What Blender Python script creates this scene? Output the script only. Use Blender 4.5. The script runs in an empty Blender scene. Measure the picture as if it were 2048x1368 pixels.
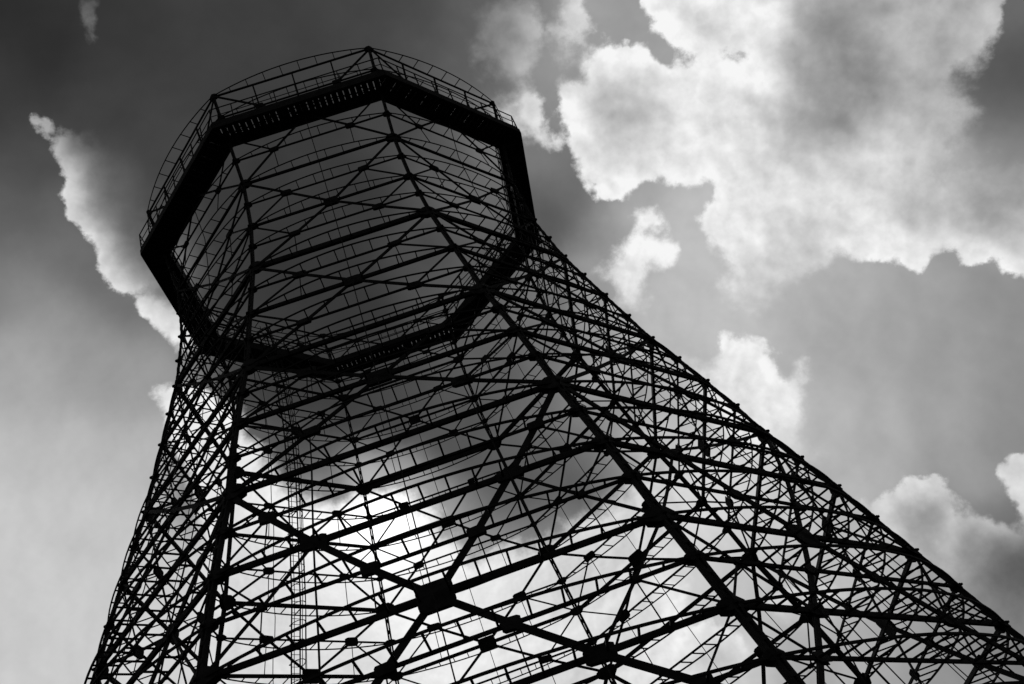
import bpy, bmesh, math, random
import numpy as np
from mathutils import Vector, Matrix
random.seed(3)
scene = bpy.context.scene
COL = scene.collection
SC = 10.0                     # metres per crown radius
EYE = 1.6                     # eye height
PHI = -1.22116396             # azimuth of the near right-hand column

# ---------------------------------------------------------------- camera
yaw, pitch, roll = 0.14861216, 0.65946510, -0.39125468
cy, sy, cp, sp = math.cos(yaw), math.sin(yaw), math.cos(pitch), math.sin(pitch)
fwd = Vector((sy*cp, cy*cp, sp)); rgt = Vector((cy, -sy, 0)); upv = rgt.cross(fwd)
r2 = rgt*math.cos(roll)+upv*math.sin(roll); u2 = -rgt*math.sin(roll)+upv*math.cos(roll)
cam = bpy.data.cameras.new('camera'); camo = bpy.data.objects.new('camera', cam); COL.objects.link(camo)
cam.sensor_width = 36.0; cam.lens = 2081.11/2048*36.0
cam.clip_start = .1; cam.clip_end = 5000
M = Matrix((r2, u2, -fwd)).transposed().to_4x4(); M.translation = Vector((0, -3.88634*SC, EYE))
camo.matrix_world = M
scene.camera = camo
scene.cycles.max_bounces = 4; scene.cycles.diffuse_bounces = 2

# ---------------------------------------------------------------- sky
# Broken cloud before the sun.  Every sky direction is turned into two angles (U across, V up) about a fixed heading;
# a coarse chart holds, per direction, the signed distance to the nearest cloud edge, the tone of the high veil behind
# and the tone of the cumulus; fractal noise on the directions frays the edges and mottles the tones.
# Beyond the chart the sky goes on as veil and noise-made cumulus over the Nishita sky.
# VEIL and CUMULUS: tone of the sky (0-255) at places seen from the camera's standpoint, given as offsets in units of
# 1/2081.11 rad from a corner of the chart; OUTLINES: the cumulus clouds, GAPS: small holes in them.
VEIL = [(0,0,45),(100,100,48),(250,60,56),(400,60,60),(600,50,60),(720,20,66),(850,40,74),(930,60,95),(930,150,92),(960,220,110),(500,120,60),(0,200,60),
(50,320,74),(0,430,90),(60,440,92),(150,690,150),(130,520,108),(200,580,108),(250,640,125),(170,560,106),(320,690,146),(220,170,62),(250,300,64),(300,330,66),
(290,430,72),(200,230,64),(20,760,160),(100,760,164),(250,760,156),(330,740,152),(20,900,184),(150,900,186),(280,900,182),(50,1050,194),(200,1050,198),(50,1250,198),
(150,1250,200),(20,1400,198),(250,1180,202),(600,300,56),(700,400,54),(600,500,54),(700,600,54),(450,450,58),(550,450,54),(450,600,60),(880,300,84),(960,400,100),
(1000,280,118),(800,250,66),(850,500,72),(930,560,86),(400,650,70),(600,760,58),(500,760,62),(700,820,64),(800,860,70),(600,880,72),(900,900,84),(1000,900,92),
(950,830,84),(1000,750,92),(1050,820,104),(1100,900,98),(1100,700,112),(1150,850,122),(1250,820,150),(1200,750,168),(1300,880,200),(1180,650,150),(1100,600,110),(560,900,90),
(300,1300,212),(1400,1150,206),(1450,1250,196),(1600,1200,190),(1700,1300,170),(1600,1340,160),(1500,1060,206),(1400,1000,214),(1800,1250,160),(1900,1340,145),(1700,1150,192),(1500,1340,200),
(1080,400,95),(1100,430,84),(1150,430,104),(1120,370,112),(1200,450,140),(1250,430,164),(1180,560,156),(1090,330,125),(1083,55,128),(1105,205,140),(1229,55,150),(1148,124,150),
(1240,20,152),(1100,120,150),(1330,100,155),(960,20,100),(1160,10,160),(1400,450,190),(1380,560,186),(1300,650,186),(1400,650,190),(1600,620,184),(1700,560,178),(1800,560,164),
(1900,600,152),(2000,600,142),(2040,700,138),(1700,700,168),(1500,640,190),(1650,850,186),(1750,850,178),(1900,850,158),(2040,850,138),(1700,940,180),(1950,950,152),(2030,880,140),
(1900,720,152),(2000,1110,98),(2048,1130,86),(1950,1130,116),(1910,1130,150),(1980,1180,112),(2040,1240,118),(1930,1210,140),(1990,1070,118),(2048,1080,110),(2010,150,84),(2048,100,80),
(2000,250,104),(1975,190,98),(2016,290,128),(2000,340,146),(1980,420,154),(2040,400,150),(2030,30,110),(1930,320,165),(600,930,84),(660,950,110),(730,962,180),(800,945,165),
(860,970,155),(900,1000,150),(930,1050,155),(960,1090,140),(1000,1075,132),(1060,1070,126),(950,1000,106),(1000,1030,108),(1060,1000,92),(1100,960,96),(1150,980,90),(1200,960,112),
(1250,950,135),(560,920,88),(620,970,150),(1120,1040,122),(1000,950,88),(900,930,88),(700,1100,140),(800,1100,140),(900,1150,150),(1000,1150,150),(1150,1100,150),(1250,1050,170),
(600,1050,120),(500,950,110),(450,900,110),(1000,1300,200),(700,1300,200),(1300,1150,205),(1350,1300,210),(450,1200,205),(235,345,104),(205,330,80),(225,400,96),(262,440,98),
(285,495,114),(320,560,124),(40,478,103),(40,545,126),(120,532,104),(110,605,142),(200,592,106),(180,655,148),(270,642,104),(250,705,150),(0,455,101),(0,530,122)]
CUMULUS = [(1140,230,238),(1150,300,238),(1220,380,236),(1180,130,228),(1230,100,226),(1280,130,220),(1240,219,178),(1220,190,184),(1250,260,182),(1270,200,188),(1200,300,222),(1330,200,214),
(1400,250,226),(1450,200,236),(1480,300,236),(1350,340,222),(1300,290,222),(1390,360,230),(1310,20,232),(1350,40,230),(1400,70,218),(1460,30,226),(1550,50,232),(1500,150,236),
(1450,110,222),(1620,60,158),(1640,150,148),(1600,120,172),(1700,40,150),(1720,120,146),(1690,180,148),(1800,60,184),(1850,130,170),(1900,40,182),(1960,60,180),(1900,150,165),
(1700,215,156),(1675,245,142),(1650,200,150),(1600,300,190),(1580,200,186),(1540,250,208),(1760,280,206),(1850,270,195),(1750,340,216),(1650,330,208),(1560,350,222),(1700,420,226),
(1600,430,220),(1500,420,226),(1470,500,228),(1560,520,208),(1500,580,204),(1620,480,200),(1700,480,222),(1760,500,230),(1830,520,232),(1880,490,220),(1920,505,228),(1960,515,226),
(2030,530,228),(1900,430,176),(1960,450,156),(2040,490,172),(1850,420,190),(2030,380,150),(1920,240,170),(1050,220,215),(1080,270,222),(1030,230,195),(1120,282,226),(1040,60,150),
(1070,60,175),(1000,60,130),(1010,120,140),(1050,140,190),(1060,110,165),(1140,40,205),(1170,50,212),(1125,100,175),(1160,80,190),(1290,440,215),(1280,490,232),(1330,500,234),
(1250,560,232),(1260,600,215),(1210,550,210),(1460,720,226),(1500,750,236),(1560,800,228),(1600,760,205),(1590,880,205),(1500,850,228),(1400,760,210),(1600,930,190),(1770,1010,214),
(1820,970,214),(1870,970,216),(1850,1030,144),(1840,1060,152),(1880,1040,165),(1900,1000,196),(1800,1070,196),(1750,1040,200),(2030,950,212),(2048,1000,208),(175,30,85),(177,60,120),
(330,800,215),(400,850,236),(480,880,244),(500,980,242),(520,930,200),(400,960,232),(1915,1040,176),(1950,1042,176),(1985,1050,170),(1900,1075,202),(1905,1110,196),(1890,1140,180),
(1940,1075,150),(1985,1078,128),(2010,1070,165),(2040,1052,178),(1960,1100,112),(2000,1110,96),(2048,1110,88),(1935,1130,128),(1980,1180,108),(2040,1230,118),(1935,1210,142),(1850,1150,175),
(1985,1260,125),(1345,1295,224),(1385,1262,226),(1419,1252,228),(1455,1268,222),(1400,1300,200),(1450,1310,186),(1490,1300,196),(1550,1195,210),(1600,1178,208),(1650,1172,200),(1600,1215,190),
(1280,980,205),(760,1035,318),(830,1000,300),(720,1060,310),(650,1010,262),(800,1080,300),(870,1040,258),(900,1100,238),(620,1040,250),(650,1110,244),(600,1150,234),(520,1100,222),
(500,1020,236),(480,1180,218),(500,1280,218),(700,1180,238),(700,1270,228),(800,1200,244),(850,1140,238),(950,1150,232),(1030,1100,214),(1000,1250,222),(900,1330,226),(1200,1120,218),
(1200,1300,218),(1100,1200,222),(400,1150,218),(400,1300,216),(1350,1300,218),(760,1035,318),(800,1005,305),(720,1050,310),(800,1075,300),(850,1030,262),(880,1060,250),(900,1095,242),
(700,1015,285),(650,1040,258),(600,1020,246),(560,985,240),(500,930,242),(470,870,240),(950,1130,230),(1040,1112,218),(1100,1100,214),(1200,1050,216),(1270,1000,208),(1310,960,205),
(1340,1000,208),(285,605,214),(310,635,226),(340,658,228),(330,608,170),(355,625,185),(1300,200,196),(1420,150,230),(1530,180,238),(1440,330,232),(1520,300,206),(1600,260,168),
(1660,60,150),(1580,400,228),(1660,440,224),(1800,200,172),(1780,340,212),(85,255,165),(100,280,185),(116,300,170),(122,322,205),(152,312,137),(180,298,97),(212,282,78),
(132,340,215),(162,330,144),(190,316,100),(222,300,78),(142,360,228),(172,350,154),(200,336,104),(232,320,78),(138,385,232),(168,375,157),(196,361,105),(228,345,78),
(140,408,196),(170,398,131),(198,384,94),(230,368,92),(148,425,226),(178,415,152),(206,401,103),(238,385,92),(168,448,200),(198,438,134),(226,424,96),(258,408,92),
(182,472,228),(212,462,154),(240,448,104),(272,432,92),(198,498,206),(228,488,138),(256,474,97),(288,458,92),(210,520,232),(240,510,157),(268,496,105),(300,480,92),
(220,545,214),(250,535,144),(278,521,100),(310,505,92),(236,565,224),(266,555,151),(294,541,103),(326,525,92),(258,572,200),(288,562,134),(316,548,96),(348,532,92),
(128,250,165),(122,275,120),(150,275,84),(175,295,74),(285,590,200),(300,560,140)]
OUTLINES = [
[(1284,-50),(1284,15),(1302,33),(1306,55),(1320,73),(1338,73),(1360,95),(1388,110),(1371,121),(1353,110),(1338,124),(1313,124),(1298,106),(1287,79),(1280,104),(1258,88),(1240,93),(1211,90),(1181,104),(1167,132),(1163,168),(1134,161),(1119,190),(1126,234),(1134,256),(1134,289),(1152,314),(1163,354),(1185,365),(1192,387),(1210,398),(1236,391),(1262,384),(1265,365),(1295,358),(1316,332),(1324,351),(1349,365),(1379,376),(1411,362),(1433,354),(1430,387),(1404,420),(1400,435),(1411,464),(1421,492),(1454,530),(1454,573),(1482,610),(1520,612),(1577,565),(1625,545),(1653,524),(1670,497),(1715,526),(1744,514),(1782,519),(1805,511),(1824,535),(1848,533),(1853,507),(1872,500),(1910,507),(1934,530),(1957,533),(1967,516),(2014,519),(2022,545),(2048,557),(2200,580),(2200,340),(2048,335),(1920,345),(1870,340),(1896,303),(1921,263),(1943,241),(1940,212),(1915,190),(1918,164),(1936,142),(1962,121),(1980,80),(2005,44),(2013,7),(2030,-30),(2010,-90),(1940,-110),(1880,-160),(1800,-150),(1730,-215),(1640,-180),(1560,-210),(1490,-150),(1430,-165),(1370,-110),(1310,-115)],
[(1010,215),(1031,190),(1053,179),(1079,186),(1086,205),(1086,234),(1094,263),(1105,270),(1134,278),(1125,298),(1083,294),(1057,272),(1020,290)],
[(960,20),(1020,5),(1060,10),(1079,36),(1082,77),(1063,99),(1059,139),(1039,155),(1000,150),(970,110)],
[(1112,55),(1127,22),(1141,-30),(1163,-30),(1178,33),(1194,47),(1191,66),(1172,75),(1168,93),(1148,84),(1126,125),(1112,104)],
[(1264,469),(1276,424),(1318,412),(1330,445),(1300,464),(1307,478),(1350,476),(1363,502),(1349,523),(1312,528),(1294,562),(1278,622),(1236,610),(1226,573),(1195,554),(1226,516),(1245,492)],
[(1378,725),(1416,739),(1440,716),(1435,682),(1473,678),(1487,659),(1499,678),(1525,687),(1540,711),(1558,744),(1578,763),(1590,728),(1606,723),(1627,723),(1618,763),(1599,806),(1608,872),(1632,920),(1627,960),(1500,900),(1400,810)],
[(1709,1003),(1724,996),(1743,1013),(1773,983),(1800,979),(1815,956),(1834,960),(1841,971),(1871,950),(1894,958),(1902,979),(1921,998),(1930,1009),(1915,1028),(1951,1030),(1970,1032),(1989,1043),(1993,1022),(2017,1051),(2035,1066),(2060,1056),(2200,1040),(2200,1330),(2010,1300),(1900,1190),(1850,1150),(1750,1060)],
[(1995,960),(2015,931),(2034,909),(2048,905),(2200,890),(2200,1080),(2030,1068),(2042,1040),(2031,1009),(2019,983)],
[(75,237),(82,234),(92,262),(103,268),(112,260),(116,246),(138,241),(135,256),(150,262),(170,275),(200,300),(225,330),(245,370),(265,420),(290,470),(320,520),(330,560),(310,580),(285,585),(262,582),(250,585),(232,577),(220,566),(211,550),(206,532),(192,514),(188,490),(170,465),(158,447),(136,434),(127,410),(121,390),(135,374),(131,352),(119,335),(113,318),(108,300),(98,292),(86,266),(72,264)],
[(272,573),(285,582),(310,592),(335,600),(365,620),(420,650),(380,700),(352,682),(333,668),(308,650),(290,632),(279,606)],
[(166,15),(184,12),(188,45),(184,72),(172,68),(170,40)],
[(304,783),(345,768),(400,770),(470,820),(485,872),(527,897),(562,962),(602,992),(665,1012),(702,1002),(750,982),(812,977),(842,1007),(877,1027),(900,1075),(950,1118),(1030,1096),(1090,1085),(1180,1030),(1250,985),(1300,930),(1360,960),(1360,1500),(400,1500),(400,1000),(335,880),(325,812)],
[(1325,1310),(1333,1292),(1352,1284),(1385,1255),(1419,1243),(1450,1256),(1480,1280),(1510,1320),(1500,1400),(1380,1400)],
[(1525,1195),(1560,1180),(1600,1166),(1650,1160),(1690,1185),(1660,1222),(1600,1240),(1550,1232)],
]
GAPS = [[(1472,105),(1492,103),(1494,122),(1476,126)],[(1450,100),(1462,108),(1455,125)]]
UM, VM, DM = .52, .38, 100
SOFT = [(1140,230,10),(1230,100,9),(1210,395,9),(1340,70,10),(1290,15,9),(1350,110,14),(1440,370,12),(1400,435,11),(1440,520,24),(1480,600,60),(1580,570,60),(1640,525,30),
(1720,520,10),(1820,520,9),(1950,520,9),(2030,540,9),(1880,330,60),(1860,370,60),(2005,40,10),(1300,340,11),(1000,230,60),(1030,280,40),(1080,210,12),(1120,295,14),
(980,60,70),(1000,140,60),(1078,50,14),(1060,120,18),(1110,60,40),(1185,50,16),(1130,110,40),(1290,450,20),(1360,495,14),(1320,525,24),(1280,620,50),(1210,560,24),
(1440,690,8),(1500,665,8),(1550,740,10),(1600,740,24),(1610,830,40),(1620,940,60),(1400,740,40),(1780,980,8),(1870,955,8),(1930,1010,14),(1990,1035,12),(1950,1064,24),
(1910,1120,34),(2005,950,10),(2030,1040,14),(175,40,18),(320,800,14),(1920,265,60),(1940,212,54),(1925,165,60),(1960,120,24),(2005,44,12),(490,875,26),(540,920,40),
(600,990,44),(700,1002,30),(780,980,36),(842,1007,46),(890,1050,46),(950,1118,40),(1060,1090,30),(1200,1020,40),(1300,930,50),(1360,1150,70),(1340,1290,14),(1420,1243,10),
(1480,1280,14),(1450,1380,50),(1560,1180,24),(1650,1165,26),(1600,1240,50),(1900,1190,60),(1980,1285,60),(2040,1060,16),(80,245,8),(125,250,10),(112,310,8),(128,360,8),
(128,400,8),(170,470,8),(210,550,8),(250,585,9),(280,610,8),(320,665,9),(220,330,60),(265,420,60),(310,510,60),(170,290,50),(360,600,60)]
def make_chart():
    us = np.linspace(-UM, UM, 161)
    U, V = np.meshgrid(us, np.linspace(-VM, VM, 121))
    X = 1024+2081.11*np.tan(U); Y = 684-2081.11*np.tan(V)/np.cos(U)
    def spread(pts):                        # smooth interpolation between the given tones
        P = np.array(pts, float); dd = np.hypot(X[..., None]-P[:, 0], Y[..., None]-P[:, 1])+12
        idx = np.argsort(dd, -1)[..., :7]; d = np.take_along_axis(dd, idx, -1)
        wt = d**-3.0*np.clip(1-d/(d[..., -1:]*1.001), 0, 1)
        a = (wt*P[:, 2][idx]).sum(-1)/wt.sum(-1)
        for _ in range(5):
            b = np.pad(a, 1, mode='edge')
            a = (b[1:-1, 1:-1]*2+b[:-2, 1:-1]+b[2:, 1:-1]+b[1:-1, :-2]+b[1:-1, 2:])/6
        return a
    def inside(poly):                       # signed distance, positive inside the outline
        P = np.array(poly, float); best = np.full(X.shape, 1e9); ins = np.zeros(X.shape, bool)
        for a, b in zip(P, np.roll(P, -1, 0)):
            e = b-a; wx = X-a[0]; wy = Y-a[1]
            t = np.clip((wx*e[0]+wy*e[1])/(e @ e), 0, 1)
            best = np.minimum(best, np.hypot(wx-t*e[0], wy-t*e[1]))
            ins ^= ((a[1] <= Y) != (b[1] <= Y)) & (X < a[0]+(Y-a[1])/(b[1]-a[1]+1e-9)*e[0])
        return np.where(ins, best, -best)
    S = np.max([inside(p) for p in OUTLINES], 0)
    for h in GAPS: S = np.minimum(S, -inside(h))
    return np.clip(S, -DM, DM), spread(VEIL)/320, spread(CUMULUS)/320, spread(SOFT)
CHART = make_chart()
SUN_DIR = Vector((-0.047239, 0.855762, 0.515209)).normalized()
w = bpy.data.worlds.new('World'); w.use_nodes = True
w.cycles.sampling_method = 'NONE'
nt = w.node_tree; nodes = nt.nodes; bg = nodes['Background']
bg.inputs['Strength'].default_value = .1
def setin(n, i, v):
    if v is None: return
    if isinstance(v, bpy.types.NodeSocket): nt.links.new(v, n.inputs[i])
    else: n.inputs[i].default_value = v
def mth(op, a, b=None, c=None, clamp=False):
    n = nodes.new('ShaderNodeMath'); n.operation = op; n.use_clamp = clamp
    for i, v in enumerate((a, b, c)): setin(n, i, v)
    return n.outputs[0]
def vmt(op, a, b=None, c=None, out=0):
    n = nodes.new('ShaderNodeVectorMath'); n.operation = op
    for i, v in enumerate((a, b, c)): setin(n, i, v)
    return n.outputs[out]
def smooth(x, a, b, lo=0.0, hi=1.0):
    n = nodes.new('ShaderNodeMapRange'); n.interpolation_type = 'SMOOTHSTEP'; n.clamp = True
    for i, v in enumerate((x, a, b, lo, hi)): setin(n, i, v)
    return n.outputs[0]
def noise(vec, scale, detail, rough, lac=2.0, dist=0.0):
    n = nodes.new('ShaderNodeTexNoise'); n.inputs['Scale'].default_value = scale; n.inputs['Detail'].default_value = detail
    n.inputs['Roughness'].default_value = rough; n.inputs['Lacunarity'].default_value = lac; n.inputs['Distortion'].default_value = dist
    nt.links.new(vec, n.inputs['Vector']); return n.outputs['Fac'], n.outputs['Color']
D = vmt('NORMALIZE', nodes.new('ShaderNodeTexCoord').outputs['Generated'])
# the chart is smooth, so a sum of products of a curve in U and a curve in V carries it (singular value decomposition)
def curves(t, table):                       # three functions of t at once
    n = nodes.new('ShaderNodeVectorCurve'); m = n.mapping; m.use_clip = False
    for c in range(3):
        pts = m.curves[c].points; col = table[c]; N = len(col)
        while len(pts) < N: pts.new(0.0, 0.0)
        for i in range(N):
            pts[i].location = (-1+2*i/(N-1), float(col[i])); pts[i].handle_type = 'VECTOR'
    m.update(); nt.links.new(t, n.inputs['Vector']); return n.outputs['Vector']
def chart(dirv):
    x = vmt('DOT_PRODUCT', dirv, tuple(fwd), out=1); y = vmt('DOT_PRODUCT', dirv, tuple(r2), out=1); z = vmt('DOT_PRODUCT', dirv, tuple(u2), out=1)
    U = mth('ARCTAN2', y, x); V = mth('ARCSINE', z)
    def clamp1(q, lim):
        q = mth('MINIMUM', mth('MAXIMUM', mth('MULTIPLY', q, 1/lim), -1.0), 1.0)
        c = nodes.new('ShaderNodeCombineXYZ')
        for i in range(3): nt.links.new(q, c.inputs[i])
        return c.outputs[0]
    tu, tv = clamp1(U, UM), clamp1(V, VM)
    out = []
    for T, K in zip(CHART, (36, 18, 21, 21)):
        a, sv, b = np.linalg.svd(T, full_matrices=False); acc = None
        for k in range(0, K, 3):
            g = curves(tv, (a[:, k:k+3]*sv[k:k+3]).T); h = curves(tu, b[k:k+3])
            d = vmt('DOT_PRODUCT', g, h, out=1); acc = d if acc is None else mth('ADD', acc, d)
        out.append(acc)
    off = mth('MAXIMUM', mth('SUBTRACT', mth('ABSOLUTE', U), UM-.04), mth('SUBTRACT', mth('ABSOLUTE', V), VM-.03))
    return out[0], out[1], out[2], out[3], smooth(off, 0.0, .42)
# fray the directions
wf, wc = noise(D, 30.0, 6.0, .62)
wc = vmt('SUBTRACT', wc, (.5, .5, .5))
DW = vmt('NORMALIZE', vmt('MULTIPLY_ADD', wc, (.015,)*3, D))
dist, veil, cumu, soft, beyond = chart(DW)
# billows: fractal noise pushes the edge in and out
n1, _ = noise(D, 42.0, 8.0, .6)
def puffs(vec):                             # rounded heads, large and small
    n = nodes.new('ShaderNodeTexVoronoi'); n.feature = 'F1'; n.inputs['Scale'].default_value = 30.0
    n.inputs['Detail'].default_value = 2.0; n.inputs['Roughness'].default_value = .55; n.inputs['Lacunarity'].default_value = 2.3
    n.normalize = True; nt.links.new(vec, n.inputs['Vector']); return n.outputs['Distance']
DP = vmt('MULTIPLY_ADD', wc, (.030,)*3, D)
head = puffs(DP)
bill = mth('MULTIPLY', mth('SUBTRACT', n1, .5), mth('MULTIPLY_ADD', soft, 1.0, 44.0))
bill = mth('MULTIPLY_ADD', mth('SUBTRACT', .38, head), 42.0, bill)
g1, _ = noise(D, 3.2, 7.0, .55)
gen = mth('MULTIPLY', mth('SUBTRACT', g1, .53), 900.0)
mx = nodes.new('ShaderNodeMix'); nt.links.new(beyond, mx.inputs[0]); nt.links.new(dist, mx.inputs[2]); nt.links.new(gen, mx.inputs[3])
edge = mth('ADD', mx.outputs[0], bill)
mask = smooth(edge, mth('MULTIPLY', soft, -.5), mth('MULTIPLY', soft, .9))
# tones -> light
def light(g):
    g = mth('MULTIPLY', g, 320/255)
    return mth('POWER', mth('MULTIPLY_ADD', g, 1/1.055, .055/1.055), 2.4)
n3, _ = noise(D, 7.0, 5.0, .55); n4, _ = noise(D, 22.0, 7.0, .5)
toward = vmt('SUBTRACT', tuple(SUN_DIR), D)
n5, _ = noise(vmt('MULTIPLY_ADD', toward, (.022,)*3, D), 22.0, 7.0, .5)
head2 = puffs(vmt('MULTIPLY_ADD', toward, (.016,)*3, DP))
relief = mth('MULTIPLY_ADD', mth('SUBTRACT', head2, head), .30, mth('SUBTRACT', n4, n5))            # lumps are brighter on the side turned to the sun
mott = mth('ADD', mth('MULTIPLY', mth('SUBTRACT', n3, .5), .24), mth('MULTIPLY', relief, .15))
veil = mth('MULTIPLY', veil, mth('ADD', mott, 1.0))
motc = mth('ADD', mth('MULTIPLY', relief, .55), mth('MULTIPLY', mth('SUBTRACT', n3, .5), .3))
rim = mth('MULTIPLY', mth('MULTIPLY', smooth(edge, 4.0, 60.0, 1.0, 0.0), cumu), .05)
ceil_ = mth('MAXIMUM', cumu, .77)
cumu = mth('ADD', mth('MULTIPLY', cumu, mth('ADD', motc, 1.0)), rim)
cumu = mth('MINIMUM', cumu, ceil_)
sky = nodes.new('ShaderNodeTexSky'); sky.sky_type = 'NISHITA'; sky.sun_disc = False
sky.sun_elevation = math.asin(SUN_DIR.z); sky.sun_rotation = math.atan2(SUN_DIR.x, SUN_DIR.y)
bw = nodes.new('ShaderNodeRGBToBW'); nt.links.new(sky.outputs['Color'], bw.inputs[0])
near_sun = smooth(vmt('DOT_PRODUCT', D, tuple(SUN_DIR), out=1), .45, 1.0)
far_veil = mth('ADD', mth('MULTIPLY_ADD', bw.outputs[0], .3, .7), mth('MULTIPLY', near_sun, 3.6))
far_veil = mth('MULTIPLY', far_veil, mth('MULTIPLY_ADD', mott, 2.2, 1.0))
far_cumu = mth('MULTIPLY', mth('MULTIPLY_ADD', near_sun, 3.0, 2.8), mth('ADD', motc, 1.0))
def mixf(f, a, b):
    m = nodes.new('ShaderNodeMix'); setin(m, 0, f); setin(m, 2, a); setin(m, 3, b); return m.outputs[0]
lv = mixf(beyond, mth('MULTIPLY', light(veil), 10.0), far_veil)
lc = mixf(beyond, mth('MULTIPLY', light(cumu), 10.0), far_cumu)
L = mixf(mask, lv, lc)
cmb = nodes.new('ShaderNodeCombineXYZ')
for i in range(3): nt.links.new(L, cmb.inputs[i])
nt.links.new(cmb.outputs[0], bg.inputs['Color'])
scene.world = w

# ---------------------------------------------------------------- sun, veiled by the cloud in front of it
sl = bpy.data.lights.new('sun', 'SUN'); sl.energy = 1.0; sl.angle = math.radians(10)
so = bpy.data.objects.new('sun', sl); COL.objects.link(so); so.rotation_euler = SUN_DIR.to_track_quat('Z', 'Y').to_euler()


scene.view_settings.view_transform = 'Standard'; scene.view_settings.look = 'None'
scene.view_settings.exposure = 0.0; scene.view_settings.gamma = 1.0; scene.view_settings.use_curve_mapping = False

# ---------------------------------------------------------------- materials
def steel_mat(name, c0, c1, rough):
    m = bpy.data.materials.new(name); m.use_nodes = True; nt = m.node_tree; b = nt.nodes['Principled BSDF']
    tc = nt.nodes.new('ShaderNodeTexCoord'); n = nt.nodes.new('ShaderNodeTexNoise'); n.inputs['Scale'].default_value = 3.1
    n.inputs['Detail'].default_value = 8; n.inputs['Roughness'].default_value = .7
    nt.links.new(tc.outputs['Object'], n.inputs['Vector'])
    r = nt.nodes.new('ShaderNodeValToRGB'); r.color_ramp.elements[0].position = .38; r.color_ramp.elements[1].position = .68
    r.color_ramp.elements[0].color = (c0, c0, c0, 1); r.color_ramp.elements[1].color = (c1, c1, c1, 1)
    nt.links.new(n.outputs['Fac'], r.inputs['Fac']); nt.links.new(r.outputs['Color'], b.inputs['Base Color'])
    bp = nt.nodes.new('ShaderNodeBump'); bp.inputs['Strength'].default_value = .25; bp.inputs['Distance'].default_value = .01
    nt.links.new(n.outputs['Fac'], bp.inputs['Height']); nt.links.new(bp.outputs['Normal'], b.inputs['Normal'])
    b.inputs['Roughness'].default_value = rough; b.inputs['Specular IOR Level'].default_value = .06
    return m
STEEL = steel_mat('black_steel', .005, .015, .8)
CONCRETE = steel_mat('concrete', .16, .26, .9)
GROUND = steel_mat('gravel_and_turf', .035, .07, .95)

# ---------------------------------------------------------------- ground
gm = bpy.data.meshes.new('ground'); R_ = 3000
gm.from_pydata([(-R_,-R_,0),(R_,-R_,0),(R_,R_,0),(-R_,R_,0)], [], [(0,1,2,3)]); gm.materials.append(GROUND)
go = bpy.data.objects.new('ground', gm); COL.objects.link(go); go['kind'] = 'structure'

# ---------------------------------------------------------------- tower
Z = [4.2595,4.1178,3.9770,3.8347,3.6888,3.5439,3.3956,3.2487,3.1014,2.9488,2.7873,2.6256,2.4643,2.3123,2.1536,1.9920,1.8337,1.6756,1.5128,1.3509,1.1907,1.0301,0.8679,0.7084,0.5489,0.3899,0.2309,0.0719,-0.1500]
RR = [1.0000,0.9772,0.9554,0.9338,0.9125,0.9182,0.9260,0.9527,0.9788,1.0203,1.0654,1.1118,1.1562,1.2131,1.2676,1.3217,1.3674,1.4276,1.4878,1.5419,1.5935,1.6502,1.7052,1.7624,1.8196,1.8771,1.9346,1.9921,2.0421]
Z = [SC*v + EYE for v in Z]
RR = [SC*v for v in RR]
NB = len(Z)-1                               # foot of the columns
NLEV = 25                                   # levels 0..24 carry ring beams
STEP = math.pi/4

def vnode(col, k, out=0.0):
    a = PHI - col*STEP
    return Vector(((RR[k]+out)*math.cos(a), (RR[k]+out)*math.sin(a), Z[k]))
def fpt(k, u):                              # point on face 0 (between column 0 and column 1): u = 1 on column 0
    return vnode(1, k).lerp(vnode(0, k), u)
FN = Vector((math.cos(PHI-STEP/2), math.sin(PHI-STEP/2), 0))     # outward normal of face 0
FT = (vnode(0, 0)-vnode(1, 0)).normalized()                      # along face 0
def face_up(k):                             # direction up the sloping face
    k0, k1 = max(0, k-1), min(len(Z)-1, k+1)
    return (fpt(k0, .5)-fpt(k1, .5)).normalized()

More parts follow.
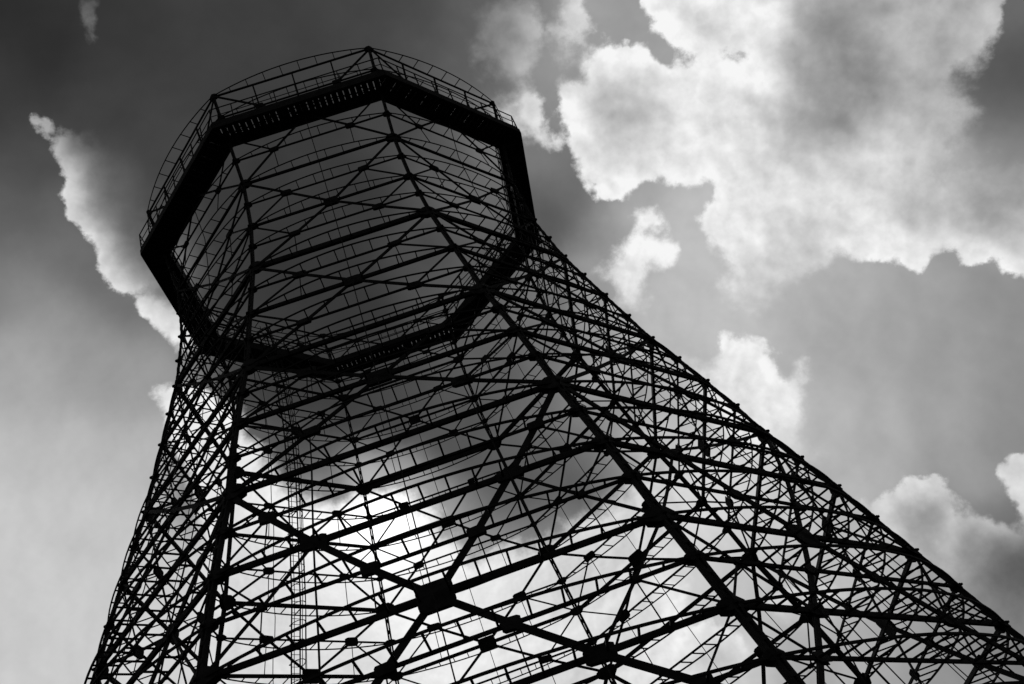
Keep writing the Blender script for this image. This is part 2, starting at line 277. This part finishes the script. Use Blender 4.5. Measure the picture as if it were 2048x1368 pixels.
class MB:
    def __init__(s): s.v = []; s.f = []
    def add(s, vs, fs):
        o = len(s.v); s.v += [tuple(p) for p in vs]; s.f += [tuple(o+i for i in f) for f in fs]
    def box(s, c, ax, ay, az):              # half axes
        vs = [c+ax*i+ay*j+az*k for k in (-1, 1) for j in (-1, 1) for i in (-1, 1)]
        s.add(vs, [(0,2,3,1),(4,5,7,6),(0,1,5,4),(2,6,7,3),(0,4,6,2),(1,3,7,5)])
    def sweep(s, pts, prof, nref, closed=False):
        pts = [Vector(p) for p in pts]; n = len(pts); m = len(prof); vs = []
        for i, p in enumerate(pts):
            if closed: t = pts[(i+1) % n]-pts[i-1]
            else: t = pts[min(i+1, n-1)]-pts[max(i-1, 0)]
            t.normalize()
            nr = nref(p) if callable(nref) else nref
            b = t.cross(nr); 
            if b.length < 1e-5: b = t.orthogonal()
            b.normalize(); nn = b.cross(t).normalized()
            vs += [p+b*x+nn*y for x, y in prof]
        fs = []
        for i in range(n if closed else n-1):
            j = (i+1) % n
            fs += [(i*m+a, i*m+(a+1) % m, j*m+(a+1) % m, j*m+a) for a in range(m)]
        if not closed: fs += [tuple(reversed(range(m))), tuple((n-1)*m+a for a in range(m))]
        s.add(vs, fs)
    def plate(s, c, ax, ay, nrm, th, outline):   # outline in (ax, ay) metres
        m = len(outline)
        vs = [c+ax*x+ay*y-nrm*th/2 for x, y in outline]+[c+ax*x+ay*y+nrm*th/2 for x, y in outline]
        s.add(vs, [tuple(reversed(range(m))), tuple(range(m, 2*m))]+[(i, (i+1) % m, m+(i+1) % m, m+i) for i in range(m)])
    def mesh(s, name, mat):
        me = bpy.data.meshes.new(name); me.from_pydata(s.v, [], s.f)
        bm = bmesh.new(); bm.from_mesh(me); bmesh.ops.recalc_face_normals(bm, faces=bm.faces); bm.to_mesh(me); bm.free()
        me.materials.append(mat); return me

def P_box(w, d): return [(-w/2,-d/2),(w/2,-d/2),(w/2,d/2),(-w/2,d/2)]
def P_H(w, d, t=None):                      # I section: w = flange width (in the face), d = depth through the face
    t = t or .16*min(w, d); x, y, q = w/2, d/2, t/2
    return [(-x,-y),(x,-y),(x,-y+t),(q,-y+t),(q,y-t),(x,y-t),(x,y),(-x,y),(-x,y-t),(-q,y-t),(-q,-y+t),(-x,-y+t)]
def P_T(r, n=6): return [(r*math.cos(2*math.pi*i/n), r*math.sin(2*math.pi*i/n)) for i in range(n)]

def link(name, me, parent, rotz=0.0, loc=None):
    o = bpy.data.objects.new(name, me); COL.objects.link(o); o.parent = parent
    o.rotation_euler = (0, 0, rotz)
    if loc is not None: o.location = loc
    return o
def ring8(name, me, parent):                # the same piece on each of the eight sides
    return [link(name, me, parent, -i*STEP) for i in range(8)]

tower = bpy.data.objects.new('cooling_tower', None); COL.objects.link(tower)
tower['label'] = 'dark octagonal steel skeleton of a cooling tower standing against the cloudy sky'
tower['category'] = 'cooling tower'

# columns
cw = lambda k: .118 if k < 4 else .128 if k < 8 else .155 if k < 16 else .2
radial0 = Vector((math.cos(PHI), math.sin(PHI), 0))
def column_mesh():
    m = MB()
    for k0, k1, w in ((0, 4, .118), (4, 8, .128), (8, 12, .15), (12, 16, .165), (16, 20, .195), (20, NB, .215)):
        tn = radial0.cross(Vector((0, 0, 1)))
        for s in (-1, 1):                   # two channels back to back with a slot between them
            m.sweep([vnode(0, k)+tn*s*w*.35 for k in range(k0, k1+1)], P_box(w*.34, w*.86), radial0)
        for k in range(k0, k1):             # battens
            for j in (.33, .67):
                c = vnode(0, k).lerp(vnode(0, k+1), j); t = (vnode(0, k)-vnode(0, k+1)).normalized()
                for s in (-1, 1): m.box(c+radial0*s*(w*.43+.006), tn*w*.42, t*.07, radial0*.008)
    return m.mesh('column', STEEL)
columns = ring8('column', column_mesh(), tower)
mf = MB()
c = vnode(0, NB); mf.box(Vector((c.x, c.y, .25)), radial0*.7, radial0.cross(Vector((0,0,1)))*.7, Vector((0,0,.45)))
mfoot = mf.mesh('footing', CONCRETE)
for cobj in columns: link('footing', mfoot, cobj)

# ring beams, the curved cladding rails outside them, and the posts between the two
BW = {0:.10,1:.085,2:.14,3:.085,4:.14,5:.075,6:.12,7:.08,8:.25,9:.09,10:.17,11:.09,12:.2,13:.09,14:.18,15:.1,16:.2,17:.1,
      18:.19,19:.105,20:.175,21:.115,22:.17,23:.115,24:.2}
def sag(k):
    s = np.interp(k, [0, 4, 8, 16, 20, 24], [.050, .051, .062, .067, .072, .073])
    return s*RR[k]
def arcpt(k, u):
    x = (2*u-1); return fpt(k, u)+FN*(sag(k)*(1-x*x)+.06)
stuff_posts = MB()
npost = 0
for k in range(NLEV):
    w = BW[k]
    m = MB(); m.sweep([fpt(k, 0.0), fpt(k, 1.0)], P_H(w*.86, .5*w+.02, .018), FN)
    ring8('ring_beam', m.mesh('ring_beam', STEEL), tower)
    aw = .042 if k < 8 else .05 if k < 16 else .066
    m = MB(); m.sweep([arcpt(k, i/20) for i in range(21)], P_box(aw, aw*.9), FN)
    rails = ring8('curved_rail', m.mesh('curved_rail', STEEL), tower)
    chord = (vnode(0, k)-vnode(1, k)).length
    n = int(round(chord/.82)); n += (n+1) % 2
    pw = .036 if k < 8 else .045 if k < 16 else .058
    pm = []
    for i in range(1, n):
        u = i/n
        m = MB(); m.sweep([fpt(k, u)-FN*.02, arcpt(k, u)+FN*.02], P_box(pw, pw*.8), Vector((0,0,1)))
        pm.append(m)
    for f in range(8):
        ind = (f == 0 and k <= 23) or (f == 7 and 13 <= k <= 20)
        for m in pm:
            if ind:
                if not hasattr(m, 'me'): m.me = m.mesh('rail_post', STEEL)
                o = link('rail_post', m.me, rails[f]); npost += 1
            else:
                R = Matrix.Rotation(-f*STEP, 3, 'Z')
                stuff_posts.add([R @ Vector(v) for v in m.v], m.f)
print('individual rail posts', npost)
o = link('rail_posts', stuff_posts.mesh('rail_posts', STEEL), tower); o['kind'] = 'stuff'

# bracing: modules of four levels above level 16, one of eight levels below, one more down to the ground
def brace(name, pts, w, d, off=-.02):
    m = MB(); m.sweep([p+FN*off for p in pts], P_H(w, d, .014), FN)
    ring8(name, m.mesh(name, STEEL), tower)
def gusset(name, k, u, wx, wy, slant=0.0, th=.1):
    m = MB(); ax = FT; ay = face_up(k); q = .26
    ol = [(-wx/2+q*wx*.5, -wy/2), (wx/2-q*wx*.2, -wy/2+slant*wy), (wx/2, -wy/2+q*wy), (wx/2, wy/2-q*wy*.6),
          (wx/2-q*wx*.6, wy/2), (-wx/2+q*wx*.3, wy/2-slant*wy), (-wx/2, wy/2-q*wy), (-wx/2, -wy/2+q*wy*.8)]
    nn = ax.cross(ay).normalized()
    for s in (-1, 1): m.plate(fpt(k, u)+nn*s*th/2, ax, ay, nn, .018, ol)
    m.box(fpt(k, u), ax*wx*.22, ay*wy*.2, nn*th*.45)
    ring8(name, m.mesh(name, STEEL), tower)
def rod(pts, r):
    m = MB(); m.sweep(pts, P_T(r, 5), FN); ring8('hanger_rod', m.mesh('hanger_rod', STEEL), tower)

for k0, L, mw, sw in ((0, 4, .085, .06), (4, 4, .095, .06), (8, 4, .11, .065), (12, 4, .125, .07), (16, 8, .19, .085)):
    lv = range(k0, k0+L+1)
    brace('main_brace', [fpt(k, 1-(k-k0)/L) for k in lv], mw, .06, -.03)
    brace('main_brace', [fpt(k, (k-k0)/L) for k in lv], mw, .06, .045)
    q = L//4; kc = k0+L//2
    big = 1.0 if L == 4 else 1.0
    # secondary diamonds: column node at mid height to the quarter points of the main diagonals
    for kq in (kc-q, kc+q):
        pl = range(min(kc, kq), max(kc, kq)+1)
        for sgn in (0, 1):
            uu = [(lambda t: t if sgn else 1-t)(1-.25*abs(kc-k)/q) for k in pl]
            brace('secondary_brace', [fpt(k, u) for k, u in zip(pl, uu)], sw, .05, -.01)
    s = {0:.5, 4:.6, 8:.68, 12:.85, 16:.94}[k0]
    gusset('brace_plate', kc, .5, s*1.05, s*(.8 if L == 4 else 1.0))
    for kq in (kc-q, kc+q):
        for u in (.25, .75):
            g = s*.74 if L == 4 else .7
            gusset('brace_plate', kq, u, g*1.1, g*.62, .1 if (u > .5) == (kq < kc) else -.1)
    if L == 4:
        for kq in (kc-1, kc+1):
            for u in (.25, .75): rod([fpt(kq, u)-FN*.01, arcpt(kq+1, u) if k0 < 4 else fpt(kq+1, u)+FN*.05], .022)
    else:
        for dk in (-3, -1, 1, 3):
            for u in (.5-.125*abs(dk), .5+.125*abs(dk)):
                gusset('brace_plate', kc+dk, u, .52, .36, .08 if (u > .5) == (dk < 0) else -.08)
                rod([fpt(kc+dk, u)-FN*.01, fpt(kc+dk+1, u)+FN*.05], .022)
        for dk in (-1, 1):
            for u in (.125, .875):
                gusset('brace_plate', kc+dk, u, .26, .2)
                rod([fpt(kc+dk, u)-FN*.01, fpt(kc+dk+1, u)+FN*.05], .02)
        # tertiary ties from the column nodes two levels off the centre
        for dk in (-2, 2):
            for dj in (-1, 1):
                for sgn in (0, 1):
                    a = fpt(kc+dk, 1.0 if sgn else 0.0); b = fpt(kc+dk+dj, .875 if sgn else .125)
                    brace('secondary_brace', [a, b], .055, .045, .0)
        for u in (.25, .75): rod([fpt(k, u)+FN*.06 for k in range(k0, k0+L+1)], .03)
# thin rod down the middle of every side
rod([fpt(k, .5)+FN*(.5*sag(k)) for k in range(2, 25)], .02)
# legs below level 24
brace('main_brace', [fpt(24, 1.0), fpt(NB, .5)], .2, .07, -.03)
brace('main_brace', [fpt(24, 0.0), fpt(NB, .5)], .2, .07, .045)

# plates on the column nodes, bent round the corner of the octagon
def node_plate(k):
    m = MB()
    if k in (8, 12, 16, 20, 24): l, h = {8: (.45, .62), 12: (.48, .7), 16: (.54, .64), 20: (.48, .54), 24: (.55, .64)}[k]
    elif k == 0: l, h = .22, .26
    elif k % 4 == 0: l, h = .36, .42
    elif k % 2 == 0: l, h = (.3, .3) if k < 12 else (.38, .4)
    else: l, h = (.2, .22) if k < 12 else (.27, .3)
    w = cw(k)
    for face in (0, 7):
        R = Matrix.Rotation(-face*STEP, 3, 'Z'); n = R @ FN
        t = (R @ FT)*(-1 if face == 0 else 1); up = (vnode(0, max(0, k-1))-vnode(0, min(NB, k+1))).normalized()
        nn = t.cross(up).normalized()
        if nn.dot(n) < 0: nn = -nn
        for s in (-1, 1):
            m.plate(vnode(0, k)+nn*s*(w*.5+.012), t, up, nn, .016,
                    [(-.03, -h*.5), (l*.45, -h*.5), (l, -h*.22), (l, h*.22), (l*.45, h*.5), (-.03, h*.5)])
    if k == 0: return m.mesh('node_plate', STEEL)
    # bracket that carries the curved rail
    up = Vector((0, 0, 1)); tn = radial0.cross(up)
    m.box(vnode(0, k)+radial0*(w*.43+.03), radial0*.04, tn*.06, up*.05)
    m.plate(vnode(0, k)+radial0*(w*.43+.07), tn, radial0, up, .05, [(.075*math.cos(a*math.pi/4), .06*math.sin(a*math.pi/4)) for a in range(8)])
    return m.mesh('node_plate', STEEL)
for k in range(NLEV):
    ring8('node_plate', node_plate(k), tower)

# uprights of the open crown above the walkway
for u in (.25, .5, .75):
    m = MB(); m.sweep([fpt(0, u), fpt(1, u), fpt(2, u)], P_H(.07, .07, .014), FN)
    ring8('crown_upright', m.mesh('crown_upright', STEEL), tower)

# walkway round the crown at level 2
KA = math.cos(STEP/2); RI, RO = .929*SC*KA, 1.057*SC*KA     # apothems of its inner and outer edge
ZW = Z[2]+.12; TN = math.tan(STEP/2)
def wp(t, n, z): return FN*n+FT*t+Vector((0, 0, z))
m = MB()
for n, d, w in ((RI, .34, .1), (RI+.2, .16, .3), (RO-.12, .2, .12), (RO, .3, .1)):
    m.sweep([wp(-n*TN, n, ZW-.05-d/2), wp(n*TN, n, ZW-.05-d/2)], P_box(d, w), FN)
for i in range(9):
    t = (-1+2*i/8)*RI*TN
    m.sweep([wp(t, RI, ZW-.2), wp(t, RO, ZW-.2)], P_box(.06, .16), Vector((0,0,1)))
sections = ring8('walkway', m.mesh('walkway', STEEL), tower)
half = RO*TN; npl = 28
for i in range(npl):
    t0 = -half+2*half*i/npl; t1 = t0+2*half/npl-.044
    lo = lambda t: max(RI-.04, abs(t)/TN)
    if lo(t0) > RO-.02 and lo(t1) > RO-.02: continue
    zz = ZW+.006*((i*7) % 3)
    m = MB(); vs = []
    for z in (zz-.07, zz):
        vs += [wp(t0, min(lo(t0), RO), z), wp(t1, min(lo(t1), RO), z), wp(t1, RO+.03, z), wp(t0, RO+.03, z)]
    m.add(vs, [(3,2,1,0),(4,5,6,7),(0,1,5,4),(1,2,6,5),(2,3,7,6),(3,0,4,7)])
    me = m.mesh('plank', STEEL)
    for s_ in sections: link('plank', me, s_)
# its handrails
for n, side in ((RO-.02, 1), (RI+.05, 0)):
    m = MB()
    for h, r in ((1.1, .028), (.58, .02)):
        m.sweep([wp(-n*TN, n, ZW+h), wp(n*TN, n, ZW+h)], P_T(r, 6), FN)
    m.sweep([wp(-n*TN, n, ZW+.1), wp(n*TN, n, ZW+.1)], P_box(.16, .012), FN)
    hr = ring8('handrail', m.mesh('handrail', STEEL), tower)
    np_ = 8 if side else 7
    for i in range(np_):
        t = -n*TN+2*n*TN*i/np_
        m = MB(); m.sweep([wp(t, n, ZW-.1), wp(t, n, ZW+1.1)], P_box(.045, .045), FN)
        me = m.mesh('handrail_post', STEEL)
        for h_ in hr: link('handrail_post', me, h_)

# caged ladder down the far side (face between columns 3 and 4) and the conduit beside it
RF = Matrix.Rotation(-3*STEP, 3, 'Z')
N3 = RF @ FN; T3 = (RF @ FT).normalized()
LU = .6
def lpt(kf, u, off):
    k = int(kf); fr = kf-k
    a = RF @ fpt(k, u); b = RF @ fpt(min(k+1, NB), u)
    return a.lerp(b, fr)+N3*off
LOFF = -.28
m = MB()
for s in (-.23, .23):
    m.sweep([lpt(k, LU, LOFF)+T3*s for k in range(1, NB+1)], P_box(.05, .06), N3)
ladder = link('ladder', m.mesh('ladder', STEEL), tower)
m = MB(); m.sweep([T3*-.23, T3*.23], P_T(.016, 5), N3); me_r = m.mesh('rung', STEEL)
hp = [T3*(.36*math.sin(a))-N3*(.02+.34*(1-math.cos(a))) for a in [(-150+300*i/14)*math.pi/180 for i in range(15)]]
hp = [T3*(.37*math.cos(a))-N3*(.05+.62*math.sin(a)) for a in [math.pi*i/12 for i in range(13)]]
m = MB(); m.sweep([T3*.23]+hp+[T3*-.23], P_box(.045, .02), Vector((0,0,1))); me_h = m.mesh('hoop', STEEL)
total = NB-1.0; nr = 150
for i in range(nr):
    p = lpt(1.2+(total-1.4)*i/nr, LU, LOFF); o = link('rung', me_r, ladder, 0, p)
for i in range(42):
    p = lpt(1.2+(total-4.0)*i/42, LU, LOFF); o = link('hoop', me_h, ladder, 0, p)
for a in (.2, .5, .8):
    x, y = .37*math.cos(math.pi*a), -.05-.62*math.sin(math.pi*a)
    m = MB(); m.sweep([lpt(k, LU, LOFF)+T3*x+N3*y for k in range(1, NB-2)], P_box(.035, .012), N3)
    link('cage_strap', m.mesh('cage_strap', STEEL), ladder)
m = MB(); m.sweep([lpt(k+d, LU+.1*0, LOFF)+T3*(1.15+.05*math.sin(k*2.3+d*5)) for k in range(2, NB) for d in (0, .45)], P_T(.02, 5), N3)
link('cable', m.mesh('cable', STEEL), tower)

# slack cable looped from node to node beside the near right-hand column
R7 = Matrix.Rotation(-7*STEP, 3, 'Z'); T7 = -(R7 @ FT); N7 = R7 @ FN
pts = []
rng = random.Random(5)
for k in range(12, 25):
    a, b = vnode(0, k), vnode(0, k+1)
    for j, s_ in ((.08, .16), (.25, .34), (.45, .44), (.62, .62), (.8, .5), (.93, .2)):
        pts.append(a.lerp(b, j)+N7*-.12+(-1 if (vnode(7, k)-a).dot(T7) < 0 else 1)*T7*(s_*(.8+.5*rng.random())))
m = MB(); m.sweep(pts, P_T(.014, 5), N7); link('cable', m.mesh('cable', STEEL), tower)
